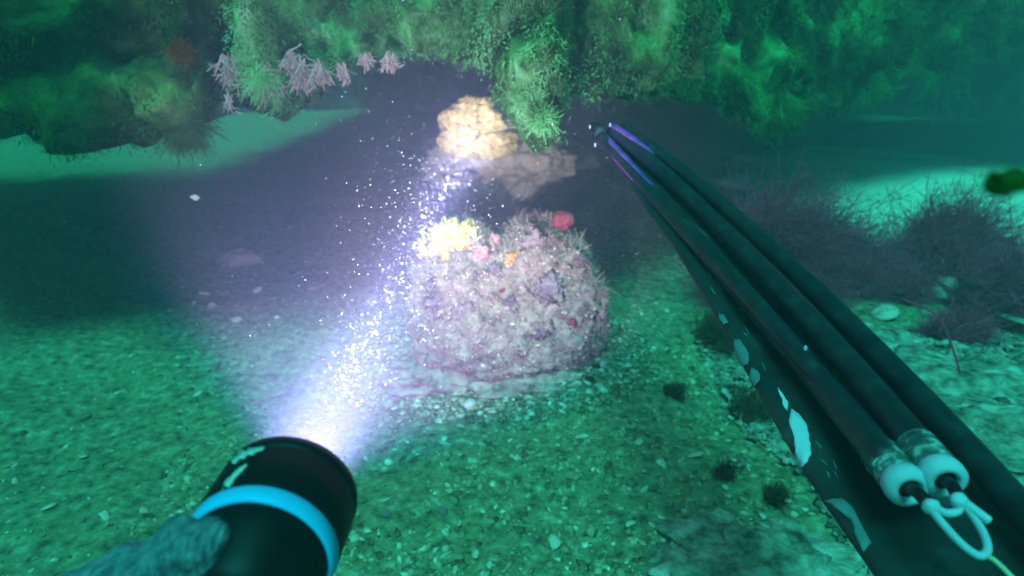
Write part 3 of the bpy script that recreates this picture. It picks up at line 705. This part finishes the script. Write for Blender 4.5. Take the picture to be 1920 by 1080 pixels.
# stock: lofted between its left and right outline, near to far
ST = [  # left edge px, right edge px, depth
    ((1760, 1265), (2190, 1175), .255), ((1640, 1082), (2040, 1040), .30), ((1545, 945), (1900, 915), .345), ((1470, 825), (1780, 805), .39),
    ((1400, 700), (1652, 692), .455), ((1330, 575), (1540, 590), .53), ((1268, 472), (1420, 478), .63), ((1212, 395), (1322, 388), .74), ((1160, 318), (1240, 312), .87), ((1118, 262), (1176, 246), .98)]
view = ray(1500, 750).normalized(); gdir = (P(1145, 255, .98) - P(1840, 1060, .30)).normalized()
gn = (-view + gdir * view.dot(gdir)).normalized()
def loft(ST, thick=.034):
    V, Fc = [], []; secs = []
    for i in range(len(ST) - 1):
        for k in range(4):
            t = k / 4; a, b = ST[i], ST[i + 1]
            secs.append([tuple(a[j][q] + (b[j][q] - a[j][q]) * t for q in (0, 1)) for j in (0, 1)] + [1 / (1 / a[2] + (1 / b[2] - 1 / a[2]) * t)])
    secs.append([ST[-1][0], ST[-1][1], ST[-1][2]])
    shape = []
    for k in range(28):
        a = 2 * math.pi * k / 28; x = math.copysign(abs(math.cos(a)) ** .55, math.cos(a)); y = math.copysign(abs(math.sin(a)) ** .75, math.sin(a)); shape.append((x, y))
    for L_, R_, d in secs:
        l, r = P(L_[0], L_[1], d + .022), P(R_[0], R_[1], d + .022); c = (l + r) / 2; hw = (r - l) / 2
        th = thick * .5 * (.55 + .45 * min(1, hw.length / .035))
        for x, y in shape: V.append(c + hw * x + gn * (y * th))
    n = 28
    for i in range(len(secs) - 1):
        for k in range(n): Fc.append((i * n + k, i * n + (k + 1) % n, (i + 1) * n + (k + 1) % n, (i + 1) * n + k))
    Fc.append(tuple(range(n))[::-1]); Fc.append(tuple((len(secs) - 1) * n + k for k in range(n)))
    return V, Fc
sv, sf = loft(ST); link('stock', pm(sv, sf), M_STOCK, gun)
sb = BVHTree.FromPolygons(sv, sf)
def decal(pix, m, name):
    """flat paint patch that follows the stock under an outline"""
    cx, cy = sum(p[0] for p in pix) / len(pix), sum(p[1] for p in pix) / len(pix); V, Fc = [], []
    out = []
    for i, (x, y) in enumerate(pix):
        x2, y2 = pix[(i + 1) % len(pix)]
        for k in range(4): t = k / 4; out.append((x + (x2 - x) * t + rnd.uniform(-1.2, 1.2), y + (y2 - y) * t + rnd.uniform(-1.2, 1.2)))
    n = len(out)
    for q in (0, .34, .67, 1):
        for x, y in (out if q else [(cx, cy)]):
            h, nn = on(sb, cx + (x - cx) * q, cy + (y - cy) * q, .0009)
            if h is None:
                s_ = .9
                while h is None and s_ > 0: h, nn = on(sb, cx + (x - cx) * q * s_, cy + (y - cy) * q * s_, .0009); s_ -= .05
            if h is None: return None
            V.append(h)
    for k in range(n): Fc.append((0, 1 + k, 1 + (k + 1) % n))
    for r in range(2):
        for k in range(n): Fc.append((1 + r * n + k, 1 + (r + 1) * n + k, 1 + (r + 1) * n + (k + 1) % n, 1 + r * n + (k + 1) % n))
    o = link(name, pm(V, Fc), m, gun); md = o.modifiers.new('thickness', 'SOLIDIFY'); md.thickness = .0003
    return o
decal([(1484, 768), (1497, 778), (1514, 800), (1519, 835), (1522, 855), (1506, 877), (1493, 862), (1492, 835), (1480, 790)], M_PAINT, 'paint_patch')
decal([(1457, 727), (1468, 742), (1478, 757), (1478, 774), (1470, 766), (1465, 748)], M_PAINT, 'paint_patch')
decal([(1275, 493), (1283, 500), (1292, 518), (1286, 518), (1279, 508)], M_PAINT, 'paint_patch')
decal([(1375, 636), (1390, 640), (1405, 666), (1404, 685), (1392, 688), (1380, 668)], M_PAINT2, 'paint_patch')
decal([(1410, 690), (1424, 700), (1426, 712), (1416, 726), (1404, 712)], M_PAINT2, 'paint_patch')
decal([(1348, 588), (1358, 592), (1366, 606), (1358, 609), (1350, 600)], M_PAINT2, 'paint_patch')
decal([(1550, 938), (1578, 936), (1598, 952), (1615, 985), (1634, 1020), (1620, 1038), (1608, 1010), (1596, 975), (1578, 954)], M_PAINT2, 'paint_patch')
decal([(1420, 745), (1440, 770), (1462, 800), (1464, 825), (1448, 805), (1430, 775)], M_PAINT2, 'paint_patch')
for k in range(16):                          # scuffs along the left flank
    t = rnd.random(); x0, y0 = 1300 + 300 * t + rnd.uniform(-6, 30), 480 + 480 * t
    strip_on(sb, [(x0, y0), (x0 + rnd.uniform(4, 14), y0 + rnd.uniform(8, 30))], rnd.uniform(1.2, 2.6), 'scuff', M_PAINT2, gun)
# rubber bands
def rod(pix, r, name, m, n=20): 
    pts = spline([P(*q) for q in pix], 10); return link(name, tube_mesh(pts, r, n), m, gun)
bandA = rod([(1668, 873, .333), (1500, 672, .445), (1320, 468, .61), (1205, 345, .80), (1128, 258, .95)], .0094, 'rubber_band', M_BAND)
bandB = rod([(1738, 858, .327), (1580, 672, .430), (1392, 470, .60), (1250, 328, .79), (1150, 246, .95)], .0094, 'rubber_band', M_BAND)
rod([(2110, 1180, .25), (1940, 985, .305), (1700, 722, .40), (1480, 500, .56), (1290, 330, .77), (1172, 240, .95)], .0088, 'rubber_band', M_BAND)
rod([(1130, 262, .94), (1260, 405, .70), (1412, 570, .50), (1560, 735, .40), (1640, 830, .37)], .0062, 'spear_shaft', M_BAND)
rod([(1236, 378, .745), (1205, 343, .800), (1165, 298, .875), (1128, 258, .955)], list(np.linspace(.0088, .0102, 31)), 'painted_sheen', M_SHEEN)  # skin over the band's far end, coloured as the torch's sheen
rod([(1222, 297, .845), (1190, 270, .89), (1152, 244, .95)], list(np.linspace(.0082, .0100, 21)), 'painted_sheen', M_SHEEN)  # same painted sheen on the second band
def wrap(pix, r, nm='cord_wrap'):
    a, b = P(*pix[0]), P(*pix[1]); k = 15; pts, rr = [], []
    for i in range(k * 4 + 1): pts.append(a + (b - a) * (i / (k * 4))); rr.append(r + .0006 * math.sin(i * math.pi / 2))
    link(nm, tube_mesh(pts, rr, 24), M_WRAP, gun)
wrap([(1693, 903, .3215), (1648, 850, .3455)], .0101); wrap([(1763, 887, .316), (1715, 832, .340)], .0101)
def cap(px, py, d, toward, r=.0112):
    c = P(px, py, d); ax = (P(*toward) - c).normalized()
    V, Fc = lathe([(.006, r - .003), (.004, r - .0006), (0, r), (-.004, r - .0004), (-.006, r - .003), (-.0062, .0062), (-.0035, .0052)], c, ax, 40)
    co = link('end_cap', pm(V, Fc), M_NYLON, gun)
    V, Fc = lathe([(-.0030, .0056), (-.0036, .0045), (-.0036, .0001)], c, ax, 24); link('cap_hole', pm(V, Fc), M_BLACK, co)
    e = c - ax * .004; return e, ax
ea, aa = cap(1697, 908, .318, (1648, 850, .3455)); eb, ab = cap(1765, 892, .313, (1715, 832, .340))
def cord(pix, r, name, m, n=10): pts = spline(pix, 7); return link(name, tube_mesh(pts, r, n), m, gun)
cord([ea + aa * .002, P(1722, 925, .298), P(1740, 945, .292)], .0031, 'dark_cord', M_BLACK)
cord([eb + ab * .002, P(1786, 912, .296), P(1796, 932, .290)], .0031, 'dark_cord', M_BLACK)
for q in ((1745, 950, .286), (1797, 938, .285)):
    k = blob((.0040, .0035, .0038), q[0], 3, .15); 
    for v in k.vertices: v.co += P(*q)
    link('knot', k, M_NYLON, gun)
cord([P(1742, 950, .285), P(1770, 985, .283), P(1805, 1022, .281), P(1836, 1042, .280), P(1851, 1032, .280), P(1846, 1005, .281), P(1826, 970, .283), P(1806, 945, .284)], .0019, 'white_cord', M_NYLON)
cord([P(1797, 935, .285), P(1822, 953, .283), P(1853, 976, .281)], .0022, 'white_cord', M_NYLON)
cord([P(1752, 950, .285), P(1774, 962, .284), P(1796, 958, .284), P(1802, 940, .284)], .0019, 'white_cord', M_NYLON)
cord([P(1846, 1040, .280), P(1866, 1052, .278), P(1895, 1080, .272), P(1930, 1120, .265)], .0012, 'white_cord', M_LINE)
def online(pix, r, name, m):
    pts = []
    for x, y, d in pix:
        h, n = on(sb, x, y, r * .8); pts.append(h if h is not None else P(x, y, d))
    link(name, tube_mesh(spline(pts, 6), r, 8), m, gun)
rod([(1915, 925, .345), (1850, 865, .362), (1728, 762, .405), (1640, 680, .45), (1530, 575, .525)], .0009, 'shooting_line', M_LINE, 8)
mz = P(1122, 246, .965); V, Fc = lathe([(-.02, .001), (-.02, .010), (-.01, .011), (.014, .009), (.045, .004), (.047, .001)], mz, gdir, 28); link('muzzle', pm(V, Fc), M_STOCK, gun)
for q in ((1106, 238, .94), (1116, 272, .93), (1510, 655, .43), (1144, 234, .94)):
    k = blob((.0014, .0012, .0034), q[0], 2, .3)
    for v in k.vertices: v.co += P(*q)
    link('metal_fleck', k, M_NYLON, gun)

# ------------------------------------------------------------------ suspended silt lit by the torch
def snow():
    a = AX.orthogonal().normalized(); b = AX.cross(a); pos, size = [], []
    while len(pos) < 4200:
        t = .085 + 1.6 * rnd.random() ** 1.1
        rr = (.014 + t * .17) * abs(rnd.gauss(0, .62)) if rnd.random() < .8 else (.03 + t * .5) * rnd.random()
        q = rnd.random() * 6.283; p = TORCH_F + AX * t + (a * math.cos(q) + b * math.sin(q)) * rr
        if p.z < .02: continue
        d = (p - EYE).dot(FW); pos.append(p[:]); size.append(d / F * (.34 + 1.25 * rnd.random() ** 5) * min(1, .45 + t))
    for _ in range(500):
        p = P(rnd.uniform(0, 1920), rnd.uniform(0, 1080), rnd.uniform(.5, 2.2)); d = (p - EYE).dot(FW)
        if p.z > .03: pos.append(p[:]); size.append(d / F * (.5 + .8 * rnd.random() ** 3))
    return scatter(np.array(pos), np.array(size), .9, 1)
o = link('marine_snow', snow(), M_SNOW, smooth=False); thing(o, 'tiny white silt flecks sparkling in the torch beam', 'silt', kind='stuff')

# ------------------------------------------------------------------ the water itself, as haze
bm = bmesh.new(); bmesh.ops.create_cube(bm, size=1)
for v in bm.verts: v.co = Vector((v.co.x * 100, v.co.y * 100 + 35, v.co.z * 3.6 + .1))
me = bpy.data.meshes.new('haze'); bm.to_mesh(me); bm.free()
hz = bpy.data.materials.new('sea water'); hz.use_nodes = True; nt = hz.node_tree; nt.nodes.clear()
out = nt.nodes.new('ShaderNodeOutputMaterial'); pv = nt.nodes.new('ShaderNodeVolumePrincipled')
pv.inputs['Color'].default_value = (.66, .68, .90, 1); pv.inputs['Density'].default_value = .088
pv.inputs['Absorption Color'].default_value = (.15, .85, .80, 1); pv.inputs['Anisotropy'].default_value = 0.0
nt.links.new(pv.outputs[0], out.inputs['Volume'])
o = link('haze', me, hz, smooth=False); thing(o, 'green sea water full of fine silt', 'water', kind='stuff')
